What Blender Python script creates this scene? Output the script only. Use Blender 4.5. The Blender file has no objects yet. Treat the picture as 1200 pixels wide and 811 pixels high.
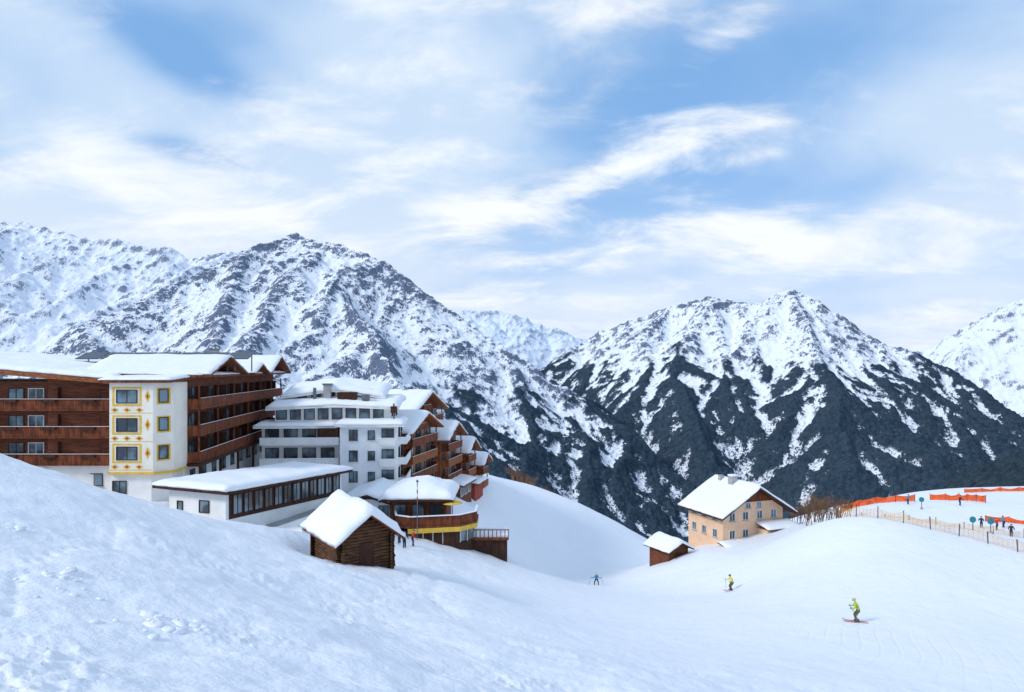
import bpy, math, random
import numpy as np
from mathutils import Vector, Matrix
random.seed(7); rng=np.random.RandomState(5)
SC=bpy.context.scene
COL=SC.collection
# ------------------------------------------------------------------ camera (level, 24 mm)
cam=bpy.data.cameras.new("camera"); camo=bpy.data.objects.new("camera",cam); COL.objects.link(camo)
camo.location=(0,0,0); camo.rotation_euler=(math.radians(90),0,0)
cam.lens=24; cam.sensor_width=36; cam.shift_y=25/1200; cam.clip_start=0.2; cam.clip_end=30000
SC.camera=camo
SC.view_settings.view_transform='Standard'; SC.view_settings.look='None'; SC.view_settings.exposure=0
def sight(u,v,d):
    """surveyed point: horizontal / vertical bearing (as tangent*800 about 600/430) and distance north"""
    return ((u-600)/800*d, d, (430-v)/800*d)
# ------------------------------------------------------------------ noise
def gn(x,y,seed=0):
    xi=np.floor(x).astype(np.int64); yi=np.floor(y).astype(np.int64)
    fx=x-xi; fy=y-yi
    def g(ix,iy,dx,dy):
        h=(ix*374761393+iy*668265263+seed*974634777)&0xffffffff
        h=((h^(h>>13))*1274126177)&0xffffffff
        h=h^(h>>16)
        a=(h&0xffff)/65536.0*6.2831853
        return np.cos(a)*dx+np.sin(a)*dy
    u=fx*fx*fx*(fx*(fx*6-15)+10); v=fy*fy*fy*(fy*(fy*6-15)+10)
    a=g(xi,yi,fx,fy); b=g(xi+1,yi,fx-1,fy); c=g(xi,yi+1,fx,fy-1); d=g(xi+1,yi+1,fx-1,fy-1)
    return (a+(b-a)*u+((c+(d-c)*u)-(a+(b-a)*u))*v)*1.4
def fbm(x,y,oct=4,seed=0,gain=0.5):
    s=0;a=1
    for o in range(oct):
        s=s+a*gn(x*2**o+o*17.3,y*2**o-o*9.1,seed+o); a*=gain
    return s
def ridged(x,y,oct=4,seed=0,gain=0.5):
    s=0;a=1
    for o in range(oct):
        s=s+a*(1-2*np.abs(gn(x*2**o+o*17.3,y*2**o-o*9.1,seed+o))); a*=gain
    return s
def sst(a,b,x):
    t=np.clip((x-a)/(b-a),0,1); return t*t*(3-2*t)
# ------------------------------------------------------------------ materials
class NT:
    def __init__(s,tree): s.t=tree; s.n=tree.nodes; s.l=tree.links
    def node(s,typ,**k):
        n=s.n.new(typ)
        for a,b in k.items(): setattr(n,a,b)
        return n
    def set(s,inp,v):
        if isinstance(v,bpy.types.NodeSocket): s.l.new(v,inp)
        elif v is not None: inp.default_value=v
    def m(s,op,a,b=None,c=None,clamp=False):
        n=s.node('ShaderNodeMath',operation=op,use_clamp=clamp)
        s.set(n.inputs[0],a); s.set(n.inputs[1],b); s.set(n.inputs[2],c); return n.outputs[0]
    def ss(s,x,a,b):
        n=s.node('ShaderNodeMapRange',interpolation_type='SMOOTHSTEP')
        s.set(n.inputs['Value'],x); n.inputs['From Min'].default_value=a; n.inputs['From Max'].default_value=b
        return n.outputs['Result']
    def mix(s,f,a,b):
        n=s.node('ShaderNodeMix',data_type='RGBA')
        s.set(n.inputs[0],f)
        for i,v in ((6,a),(7,b)):
            if isinstance(v,tuple) and len(v)==3: v=(*v,1)
            s.set(n.inputs[i],v)
        return n.outputs[2]
    def noise(s,vec,scale,detail=4,rough=.5,dist=0):
        n=s.node('ShaderNodeTexNoise'); s.set(n.inputs['Vector'],vec)
        n.inputs['Scale'].default_value=scale; n.inputs['Detail'].default_value=detail
        n.inputs['Roughness'].default_value=rough; n.inputs['Distortion'].default_value=dist
        return n.outputs[0]
    def mapping(s,vec,scale=(1,1,1),rot=(0,0,0),loc=(0,0,0)):
        n=s.node('ShaderNodeMapping'); s.set(n.inputs[0],vec)
        n.inputs['Scale'].default_value=scale; n.inputs['Rotation'].default_value=rot; n.inputs['Location'].default_value=loc
        return n.outputs[0]
    def bump(s,h,strength,dist,normal=None):
        n=s.node('ShaderNodeBump'); n.inputs['Strength'].default_value=strength; n.inputs['Distance'].default_value=dist
        s.set(n.inputs['Height'],h); s.set(n.inputs['Normal'],normal); return n.outputs[0]
MATS={}
def newmat(name):
    m=bpy.data.materials.new(name); m.use_nodes=True
    t=NT(m.node_tree); bs=m.node_tree.nodes['Principled BSDF']; bs.inputs['Specular IOR Level'].default_value=.25
    geo=t.node('ShaderNodeNewGeometry'); MATS[name]=m
    return m,t,bs,geo.outputs['Position'],geo
def simple(name,col,rough=.7,var=.25,scale=1.5,metal=0,spec=.25,stretch=(1,1,1),bump=0):
    m,t,bs,P,g=newmat(name)
    v=t.mapping(P,stretch)
    n=t.noise(v,scale,4,.6)
    d=tuple(c*(1-var) for c in col); l=tuple(min(1,c*(1+var)) for c in col)
    t.l.new(t.mix(t.ss(n,.3,.7),d,l),bs.inputs['Base Color'])
    bs.inputs['Roughness'].default_value=rough; bs.inputs['Metallic'].default_value=metal
    bs.inputs['Specular IOR Level'].default_value=spec
    if bump: t.l.new(t.bump(n,.6,bump),bs.inputs['Normal'])
    return m
simple('wood',(.17,.046,.018),.7,.5,3,stretch=(1,1,.25))
simple('wood_wall',(.15,.046,.022),.75,.4,3,stretch=(.3,.3,3))
simple('wood_dark',(.055,.022,.013),.75,.4,3,stretch=(1,1,.3))
simple('wood_orange',(.27,.088,.030),.7,.35,3)
simple('log',(.11,.052,.026),.8,.5,2.5,stretch=(.6,.6,3),bump=.03)
simple('wood_red',(.32,.055,.028),.7,.3,2)
simple('plaster',(.82,.81,.79),.85,.07,.5)
simple('plaster_cream',(.83,.78,.68),.85,.06,.7)
simple('plaster_grey',(.83,.84,.85),.85,.06,.5)
simple('peach',(.80,.53,.35),.85,.08,.6)
simple('yellow_paint',(.74,.47,.07),.7,.12,2)
simple('red_paint',(.45,.07,.04),.6,.1,2)
simple('frame_white',(.7,.7,.68),.6,.05,2)
simple('frame_dark',(.05,.03,.02),.6,.1,2)
simple('concrete',(.36,.36,.36),.85,.15,1)
simple('metal_grey',(.16,.17,.19),.4,.15,1,metal=.5)
simple('panel_dark',(.03,.035,.05),.2,.2,1,spec=.5)
simple('orange_net',(.75,.14,.04),.7,.25,1.2)
simple('yellow_net',(.7,.40,.10),.7,.15,2)
simple('teal',(.03,.22,.26),.6,.1,2)
simple('pole',(.09,.07,.06),.6,.2,2)
simple('jacket_lime',(.42,.52,.05),.7,.15,6)
simple('jacket_yellow',(.75,.62,.05),.7,.15,6)
simple('jacket_blue',(.04,.25,.42),.7,.15,6)
simple('jacket_red',(.5,.05,.04),.7,.15,6)
simple('pants_olive',(.10,.11,.05),.8,.2,6)
simple('pants_dark',(.03,.035,.05),.8,.2,6)
simple('skin',(.6,.36,.26),.6,.05,6)
simple('helmet',(.06,.07,.08),.3,.1,6,spec=.5)
simple('goggles',(.02,.02,.03),.1,.1,6,spec=.8)
simple('ski',(.45,.08,.05),.4,.2,3,spec=.5)
simple('glove',(.03,.03,.03),.8,.2,6)
simple('twig',(.15,.085,.045),.9,.4,2)
simple('twig_rust',(.25,.12,.05),.9,.4,.8)
def glassmat():
    m,t,bs,P,g=newmat('glass')
    n=t.noise(P,.45,2,.5)
    t.l.new(t.mix(t.ss(n,.42,.62),(.035,.055,.07),(.17,.25,.30)),bs.inputs['Base Color'])
    bs.inputs['Roughness'].default_value=.12; bs.inputs['Specular IOR Level'].default_value=.6
glassmat()
def roofsnow():
    m,t,bs,P,g=newmat('roof_snow')
    n=t.noise(P,1.2,4,.6)
    t.l.new(t.mix(n,(.86,.88,.92),(.92,.93,.95)),bs.inputs['Base Color'])
    bs.inputs['Roughness'].default_value=.7
    t.l.new(t.bump(n,.5,.15),bs.inputs['Normal'])
roofsnow()
def groundsnow():
    m,t,bs,P,g=newmat('snow')
    big=t.noise(P,.05,3,.6); mid=t.noise(P,.6,5,.64); fine=t.noise(P,6,3,.65)
    c=t.mix(t.ss(big,.3,.7),(.865,.885,.935),(.915,.925,.95))
    c=t.mix(t.m('MULTIPLY',t.ss(mid,.48,.72),.25),c,(.79,.83,.91))
    t.l.new(c,bs.inputs['Base Color']); bs.inputs['Roughness'].default_value=.55
    bs.inputs['Specular IOR Level'].default_value=.3
    w=t.node('ShaderNodeTexWave',wave_type='BANDS',bands_direction='X')
    t.l.new(t.mapping(P,(1,1,.0),(0,0,.5)),w.inputs['Vector'])
    w.inputs['Scale'].default_value=.3; w.inputs['Distortion'].default_value=14; w.inputs['Detail'].default_value=1.5
    w.inputs['Detail Scale'].default_value=.15
    tr=t.m('MULTIPLY',t.ss(w.outputs[1],.85,1.0),t.ss(t.noise(P,.06,2),.48,.66))
    h=t.m('SUBTRACT',t.m('ADD',t.m('MULTIPLY',mid,1.0),t.m('MULTIPLY',fine,.2)),t.m('MULTIPLY',tr,.12))
    t.l.new(t.bump(h,.75,.24),bs.inputs['Normal'])
groundsnow()
def mountmat(name,treeline,painted_haze,fd=1.0,rock0=.60,fscale=1.0,hc=(.30,.45,.74),tw=260,curvw=.5,rocky=1.0,z0=None):
    m,t,bs,P,geo=newmat(name)
    sx=t.node('ShaderNodeSeparateXYZ'); t.l.new(geo.outputs['Normal'],sx.inputs[0]); nz=sx.outputs[2]
    sp=t.node('ShaderNodeSeparateXYZ'); t.l.new(P,sp.inputs[0]); z=sp.outputs[2]
    at=t.node('ShaderNodeAttribute',attribute_name='curv'); cv=at.outputs['Fac']
    n1=t.noise(P,.0035,4,.6); n2=t.noise(t.mapping(P,(1,1,.4)),.028,5,.72); n3=t.noise(t.mapping(P,(1,1,.5)),.13,3,.8)
    v=t.m('ADD',nz,t.m('MULTIPLY',t.m('SUBTRACT',n1,.5),.6))
    v=t.m('ADD',v,t.m('MULTIPLY',t.m('SUBTRACT',n2,.5),1.0*rocky))
    v=t.m('ADD',v,t.m('MULTIPLY',t.m('SUBTRACT',n3,.5),1.1*rocky))
    v=t.m('ADD',v,t.m('MULTIPLY',cv,.13))
    rock=t.m('SUBTRACT',1,t.ss(v,rock0-.08,rock0+.07))
    snow=t.mix(n2,(.82,.86,.94),(.92,.94,.97))
    rc=t.mix(t.ss(n3,.35,.65),(.028,.048,.095),(.115,.155,.235))
    c=t.mix(t.m('MULTIPLY',rock,.93),snow,rc)
    tz=t.m('ADD',t.m('ADD',z,t.m('MULTIPLY',t.m('SUBTRACT',n1,.5),600)),t.m('MULTIPLY',t.m('SUBTRACT',n2,.5),200))
    f=t.m('SUBTRACT',1,t.ss(tz,treeline-tw,treeline+90))
    vo=t.node('ShaderNodeTexVoronoi'); t.l.new(P,vo.inputs['Vector']); vo.inputs['Scale'].default_value=.085*fscale
    dens=t.m('MULTIPLY',f,fd)
    dens=t.m('ADD',dens,t.m('MULTIPLY',t.m('SUBTRACT',n3,.5),1.5))
    dens=t.m('ADD',dens,t.m('MULTIPLY',t.m('SUBTRACT',n2,.5),1.3))
    dens=t.m('SUBTRACT',dens,t.m('MULTIPLY',cv,curvw))
    dens=t.m('SUBTRACT',dens,t.m('MULTIPLY',vo.outputs['Distance'],.35))
    tree=t.m('MULTIPLY',t.ss(dens,.08,.30),t.ss(f,.01,.12))
    vc=t.node('ShaderNodeSeparateColor'); t.l.new(vo.outputs['Color'],vc.inputs[0])
    fc=t.mix(vc.outputs[0],(.004,.013,.020),(.024,.044,.055))
    c=t.mix(t.m('MULTIPLY',tree,.985),c,fc)
    c=t.mix(painted_haze,c,hc)  # aerial haze painted into the base colour, a fixed bluish amount per mountain
    t.l.new(c,bs.inputs['Base Color']); bs.inputs['Roughness'].default_value=.85; bs.inputs['Specular IOR Level'].default_value=.05
    t.l.new(t.bump(t.noise(P,.04,4,.65),.5,24),bs.inputs['Normal'])
    return m
# ------------------------------------------------------------------ mesh helpers
def mesh_from_arrays(name,V,F,mat,smooth=True):
    me=bpy.data.meshes.new(name)
    nv=len(V); nf=len(F)
    me.vertices.add(nv); me.vertices.foreach_set('co',np.asarray(V,dtype=np.float32).ravel())
    me.loops.add(nf*4); me.loops.foreach_set('vertex_index',np.asarray(F,dtype=np.int32).ravel())
    me.polygons.add(nf); me.polygons.foreach_set('loop_start',np.arange(0,nf*4,4,dtype=np.int32))
    me.polygons.foreach_set('use_smooth',np.full(nf,smooth))
    me.update(calc_edges=True); me.materials.append(MATS[mat])
    o=bpy.data.objects.new(name,me); COL.objects.link(o); return o
def grid_faces(nx,ny):
    i=np.arange(nx*ny).reshape(ny,nx)
    return np.stack([i[:-1,:-1],i[:-1,1:],i[1:,1:],i[1:,:-1]],-1).reshape(-1,4)
# ------------------------------------------------------------------ near ground
CP=[sight(*p) for p in [
 (0,811,9),(150,811,10),(300,811,12.5),(450,811,16),(600,811,20),(750,811,24),(900,811,28),(1050,811,31),(1200,811,34),
 (0,650,20),(0,580,30),(0,527,42),(100,567,45),(200,599,50),(300,614,57),(345,627,58),(150,650,27),(300,720,22),(300,665,36),(450,720,33),
 (397,661,51),(465,666,54),(365,648,57),(550,690,52),(600,705,58),(500,656,68),(570,645,85),(1003,728,50),(1200,725,54),(857,692,73),(699,686,100),
 (1003,662,66),(1200,685,62),(640,668,108),(700,668,118),(590,560,148),(635,572,150),(680,590,150),(725,612,150),(770,637,148),(600,645,100),(600,610,128),(680,645,130),
 (745,664,122),(870,640,96),(925,628,92),(960,612,86),(1000,606,80),(1100,622,76),(1200,647,71),(793,652,98),
 (1100,610,105),(1200,628,95),(1000,596,125),(1100,590,150),(1200,588,150),(1200,574,210),(1060,578,200),(985,592,150),
 (850,750,45),(700,740,47),(780,705,68),
 (150,584,70),(200,590,68),(240,572,80),(315,550,110),(265,615,62),(330,618,66),(400,614,78),(400,585,96),(440,612,84),(515,628,84),(470,630,78),(555,632,88),(575,574,132),(500,575,108),(545,590,108),
 (760,690,85),(830,665,88)]]
CP+=[(0,0,-2.2),(-10,0,-2),(12,0,-6),(0,10,-6.0),(30,10,-12),(60,20,-16),(80,50,-19),(-40,10,-1),(-60,40,0),(-90,70,-5),(-75,85,-10),(-60,110,-10),(-45,140,-18),
 (-90,150,-15),(0,185,-45),(-40,190,-38),(40,185,-62),(32,125,-36),(45,125,-33),(52,140,-36),(60,175,-44),(-120,20,4),(-20,-20,0),(20,-20,-6),(120,60,-20),(150,120,-24),(100,90,-22),(36,112,-27),(28,106,-28)]
CP=np.array(CP)
def tps_fit(C,lam=2.0):
    n=len(C); p=C[:,:2]/100
    d=np.linalg.norm(p[:,None]-p[None],axis=2)
    K=np.where(d>0,d*d*np.log(d+1e-12),0)+np.eye(n)*lam*1e-4
    Pm=np.c_[np.ones(n),p]
    A=np.zeros((n+3,n+3)); A[:n,:n]=K; A[:n,n:]=Pm; A[n:,:n]=Pm.T
    return np.linalg.solve(A,np.r_[C[:,2],0,0,0])
TW=tps_fit(CP)
def base_h(x,y):
    p0=x/100; p1=y/100
    z=TW[-3]+TW[-2]*p0+TW[-1]*p1
    for i in range(len(CP)):
        r2=(p0-CP[i,0]/100)**2+(p1-CP[i,1]/100)**2
        z=z+TW[i]*0.5*r2*np.log(r2+1e-12)
    z=np.clip(z,-130,12)
    e=np.maximum(y-(200+0.12*np.clip(x,0,300)),np.maximum(x-230,-120-x))
    w=sst(0,140,e); r=np.sqrt(x*x+y*y)
    far=-60-.5*(r-170)
    return z*(1-w)+far*w
def ground_h(x,y):
    x=np.asarray(x,float); y=np.asarray(y,float)
    z=base_h(x,y)
    piste=sst(-12,6,x)*sst(25,40,y)
    rough=1-.75*piste
    r=np.sqrt(x*x+y*y)
    z=z+.34*fbm(x/9,y/9,3,3)*rough+.10*fbm(x/1.8,y/1.8,3,11)*rough
    z=z+.026*fbm(x/.5,y/.5,3,21)*(.35+.65*rough)*(r<60)
    lump=sst(.2,.6,fbm(x/5,y/5,2,31))*rough*(r<45)
    z=z+.12*lump*np.maximum(0,ridged(x/.7,y/.7,3,41)-.6)
    return z
NA,NR=1100,620
az=np.radians(np.linspace(-88,88,NA)); rr=np.exp(np.linspace(math.log(1.5),math.log(1700),NR))
A_,R_=np.meshgrid(az,rr); X=R_*np.sin(A_); Y=R_*np.cos(A_)
Z=ground_h(X,Y)
def track(x,y,z,pts,w=.12,dep=.08,gap=.0):
    for (a,b) in zip(pts[:-1],pts[1:]):
        dx,dy=b[0]-a[0],b[1]-a[1]; L=math.hypot(dx,dy)
        t=((x-a[0])*dx+(y-a[1])*dy)/(L*L); ok=(t>=0)&(t<=1)
        d=((x-a[0])*dy-(y-a[1])*dx)/L
        for o in ((-gap,gap) if gap else (0,)):
            z=z-ok*dep*np.exp(-((d-o)/w)**2)
    return z
def curve_pts(p0,p1,bend,n=14):
    p0=np.array(p0);p1=np.array(p1);d=p1-p0;nrm=np.array([-d[1],d[0]])
    return [tuple(p0+d*t+nrm*bend*math.sin(t*math.pi*2)) for t in np.linspace(0,1,n)]
for a,b,c in [((-13,47),(8,24),.04),((-5,60),(12,27),.05),((-7,48),(3,34),-.08),((-14,44),(0,22),-.02),((-15,42),(-2,22),.015),((-16,38),(-1,19),-.03),((-12,40),(3,22),.02)]:
    Z=track(X,Y,Z,curve_pts(a,b,c),.08,.045,.16)
Z=track(X,Y,Z,curve_pts((-8,57),(-3,40),.05),.5,.14,0)
# trodden footprints leading away from the hut and across the slope
rs0=np.random.RandomState(2)
for (a,b,c,n) in (((-9,55),(-6,32),.04,46),((-9,70),(-7,50),.03,40),((-11,15),(-20,34),.03,44)):
    pp=curve_pts(a,b,c,n)
    for k,(px_,py_) in enumerate(pp):
        qx,qy=px_+rs0.normal(0,.08)+(.12 if k%2 else -.12),py_+rs0.normal(0,.05)
        m=(np.abs(X-qx)<.8)&(np.abs(Y-qy)<.8)
        Z[m]-=.13*np.exp(-((X[m]-qx)**2+(Y[m]-qy)**2)/(.15**2))
F=grid_faces(NA,NR)[:, ::-1]
mesh_from_arrays('snow_ground',np.stack([X,Y,Z],-1).reshape(-1,3),F,'snow')
def gh(x,y): return float(ground_h(np.array([x]),np.array([y]))[0])
# ------------------------------------------------------------------ mountains
def spurs(poly,rs,step=260,slope=.58,zmin=-720,sides=(-1,1),sub=True):
    segs=[]
    for a,b in zip(poly[:-1],poly[1:]): segs.append((a[0],a[1],a[2],b[0],b[1],b[2],1.0))
    P=np.array(poly); L=np.r_[0,np.cumsum(np.hypot(*np.diff(P[:,:2],axis=0).T))]
    s=step*.3
    while s<L[-1]:
        x=np.interp(s,L,P[:,0]); y=np.interp(s,L,P[:,1]); z=np.interp(s,L,P[:,2])
        i=min(np.searchsorted(L,s),len(P)-1); i=max(i,1); d=P[i,:2]-P[i-1,:2]; th=math.atan2(d[1],d[0])
        for sd in sides:
            h=th+sd*(math.pi/2+rs.uniform(-.35,.35)); cx,cy,cz=x,y,z-6; k=0
            h0=h
            while cz>zmin and k<14:
                ln=rs.uniform(180,340); sl=slope*rs.uniform(.65,1.35)
                h=h0+rs.uniform(-.4,.4)+.5*(h-h0)
                nx,ny,nz=cx+math.cos(h)*ln,cy+math.sin(h)*ln,cz-sl*ln
                segs.append((cx,cy,cz,nx,ny,nz,rs.uniform(.8,1.0)))
                if sub:
                    for s2 in (-1,1):
                        h2=h+s2*rs.uniform(.7,1.15); l2=rs.uniform(130,320)
                        sl2=rs.uniform(.68,.85)
                        mx,my,mz=nx+math.cos(h2)*l2,ny+math.sin(h2)*l2,nz-sl2*l2
                        segs.append((nx,ny,nz,mx,my,mz,1.05))
                cx,cy,cz=nx,ny,nz; k+=1
        s+=step*rs.uniform(.75,1.3)
    return segs
def boxblur(H,r):
    for ax in (0,1):
        pad=[(0,0),(0,0)]; pad[ax]=(r+1,r)
        C=np.cumsum(np.pad(H,pad,mode='edge').astype(np.float64),axis=ax)
        n=H.shape[ax]; w=2*r+1
        a=np.take(C,np.arange(w,w+n),axis=ax); b_=np.take(C,np.arange(0,n),axis=ax)
        H=(a-b_)/w
    return H
def mountain(name,polys,ext,cell,mat,seed,step=260,slope=.58,zmin=-715,amp=1.0,forest=None,sides=(-1,1)):
    rs=np.random.RandomState(seed)
    x0,x1,y0,y1=ext
    nx=int((x1-x0)/cell)+1; ny=int((y1-y0)/cell)+1
    gx,gy=np.meshgrid(np.linspace(x0,x1,nx),np.linspace(y0,y1,ny))
    wx=gx+45*gn(gx/420,gy/420,seed)+22*gn(gx/150,gy/150,seed+1)+8*gn(gx/50,gy/50,seed+2)
    wy=gy+45*gn(gx/420,gy/420,seed+5)+22*gn(gx/150,gy/150,seed+6)+8*gn(gx/50,gy/50,seed+7)
    wx=wx.astype(np.float32); wy=wy.astype(np.float32)
    H=np.full(gx.shape,-3000,np.float32)
    segs=[]
    for p in polys: segs+=spurs(p,rs,step,slope,zmin,sides)
    for (ax,ay,az_,bx,by,bz,k) in segs:
        m=(max(az_,bz)-zmin)/k+60
        i0=max(0,int((min(ax,bx)-m-x0)/cell)); i1=min(nx,int((max(ax,bx)+m-x0)/cell)+2)
        j0=max(0,int((min(ay,by)-m-y0)/cell)); j1=min(ny,int((max(ay,by)+m-y0)/cell)+2)
        if i0>=i1 or j0>=j1: continue
        sx=wx[j0:j1,i0:i1]; sy=wy[j0:j1,i0:i1]
        dx,dy=bx-ax,by-ay; L2=dx*dx+dy*dy+1e-6
        t=np.clip(((sx-ax)*dx+(sy-ay)*dy)/L2,0,1)
        d=np.sqrt((sx-ax-t*dx)**2+(sy-ay-t*dy)**2)
        h=az_+(bz-az_)*t-k*d
        H[j0:j1,i0:i1]=np.maximum(H[j0:j1,i0:i1],h)
    Hs=boxblur(H,max(1,int(28/cell)))          # wind-packed snow rounds the relief
    H=.45*H+.55*Hs
    H=H+amp*(13*(ridged(gx/160,gy/160,4,seed+20,.55)-.9)+5*fbm(gx/35,gy/35,3,seed+30))
    curv=np.clip((boxblur(H,max(2,int(45/cell)))-H)/7,-1,1)*.6+np.clip((boxblur(H,max(3,int(120/cell)))-H)/22,-1,1)*.6
    if forest is not None:
        f=sst(forest+60,forest-120,H+120*gn(gx/300,gy/300,seed+40))
        H=H+f*9*np.maximum(0,gn(gx/15,gy/15,seed+50))*1.6
    Fq=grid_faces(nx,ny)
    hz=H.ravel(); keep=(hz[Fq].max(1)>zmin); Fq=Fq[keep]
    used=np.unique(Fq); remap=np.zeros(nx*ny,np.int64); remap[used]=np.arange(len(used))
    V=np.stack([gx.ravel(),gy.ravel(),hz],-1)[used]
    o=mesh_from_arrays(name,V,remap[Fq],mat)
    a=o.data.attributes.new('curv','FLOAT','POINT'); a.data.foreach_set('value',curv.ravel()[used].astype(np.float32))
    return o
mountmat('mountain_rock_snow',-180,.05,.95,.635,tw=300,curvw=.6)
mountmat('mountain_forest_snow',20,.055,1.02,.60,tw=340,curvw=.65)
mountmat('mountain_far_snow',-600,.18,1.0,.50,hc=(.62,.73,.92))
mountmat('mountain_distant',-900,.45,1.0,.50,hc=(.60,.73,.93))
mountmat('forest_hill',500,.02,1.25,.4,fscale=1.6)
S=lambda l:[sight(*p) for p in l]
M1=[S([(325,277,4050),(338,270,4000),(372,280,3950),(400,282,3900),(440,300,3820),(480,325,3750),(520,355,3680),(560,385,3600),(620,422,3500),(680,460,3400),(730,500,3280),(780,543,3150),(840,590,3000),(880,640,2900)]),
    S([(338,270,4000),(322,280,3980),(300,294,3900),(262,306,3750),(220,325,3550),(180,343,3350),(140,358,3200),(90,383,3050),(40,413,2900),(-60,470,2700)]),
    S([(372,282,3950),(390,330,3500),(420,370,3150),(450,430,2800),(500,510,2500)])]
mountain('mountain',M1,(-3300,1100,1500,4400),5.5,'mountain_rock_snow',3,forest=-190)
M3=[S([(630,434,5600),(662,410,5400),(700,391,5200),(750,369,5000),(790,354,4850),(815,350,4780),(832,345,4700),(862,351,4650),(890,354,4600),(915,342,4520),(925,338,4500),(945,345,4450),(980,365,4350),(1020,390,4250),(1060,405,4150),(1100,426,4050),(1150,452,3900),(1200,490,3750),(1260,538,3600)]),
    S([(832,347,4700),(800,400,4200),(790,440,3900),(830,520,3300)]),
    S([(925,341,4500),(950,400,3900),(980,450,3500),(1000,520,3000)])]
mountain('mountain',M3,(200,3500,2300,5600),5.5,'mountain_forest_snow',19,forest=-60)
M0=[S([(-260,235,6000),(-150,262,5900),(-60,250,5800),(0,260,5700),(30,260,5650),(55,266,5600),(80,274,5550),(112,280,5500),(140,278,5450),(165,288,5400),(200,288,5400),(222,302,5350),(245,298,5300),(272,293,5300),(300,298,5300),(350,330,5300)])]
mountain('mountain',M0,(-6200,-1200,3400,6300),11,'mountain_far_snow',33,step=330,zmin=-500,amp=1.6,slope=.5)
M2=[S([(470,352,8200),(520,372,8000),(545,363,8000),(582,363,8000),(605,369,7900),(630,379,7900),(660,386,7800),(700,402,7800),(760,420,7700)])]
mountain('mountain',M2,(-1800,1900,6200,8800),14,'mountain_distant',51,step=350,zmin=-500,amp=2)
M4=[S([(1040,425,7400),(1075,410,7200),(1100,402,7100),(1118,388,7000),(1150,370,6900),(1180,356,6800),(1195,351,6800),(1230,340,6800),(1300,320,6800),(1400,300,6900)])]
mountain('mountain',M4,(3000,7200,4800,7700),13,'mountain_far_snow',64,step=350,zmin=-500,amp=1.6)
M5=[S([(1075,600,1350),(1105,578,1280),(1135,560,1220),(1165,546,1170),(1200,532,1120),(1260,505,1080),(1400,440,1050)])]
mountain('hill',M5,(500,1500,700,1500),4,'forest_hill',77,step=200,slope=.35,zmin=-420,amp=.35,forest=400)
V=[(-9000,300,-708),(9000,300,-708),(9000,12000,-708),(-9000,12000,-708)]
mesh_from_arrays('valley_ground',V,[(0,1,2,3)],'mountain_forest_snow')
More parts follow.
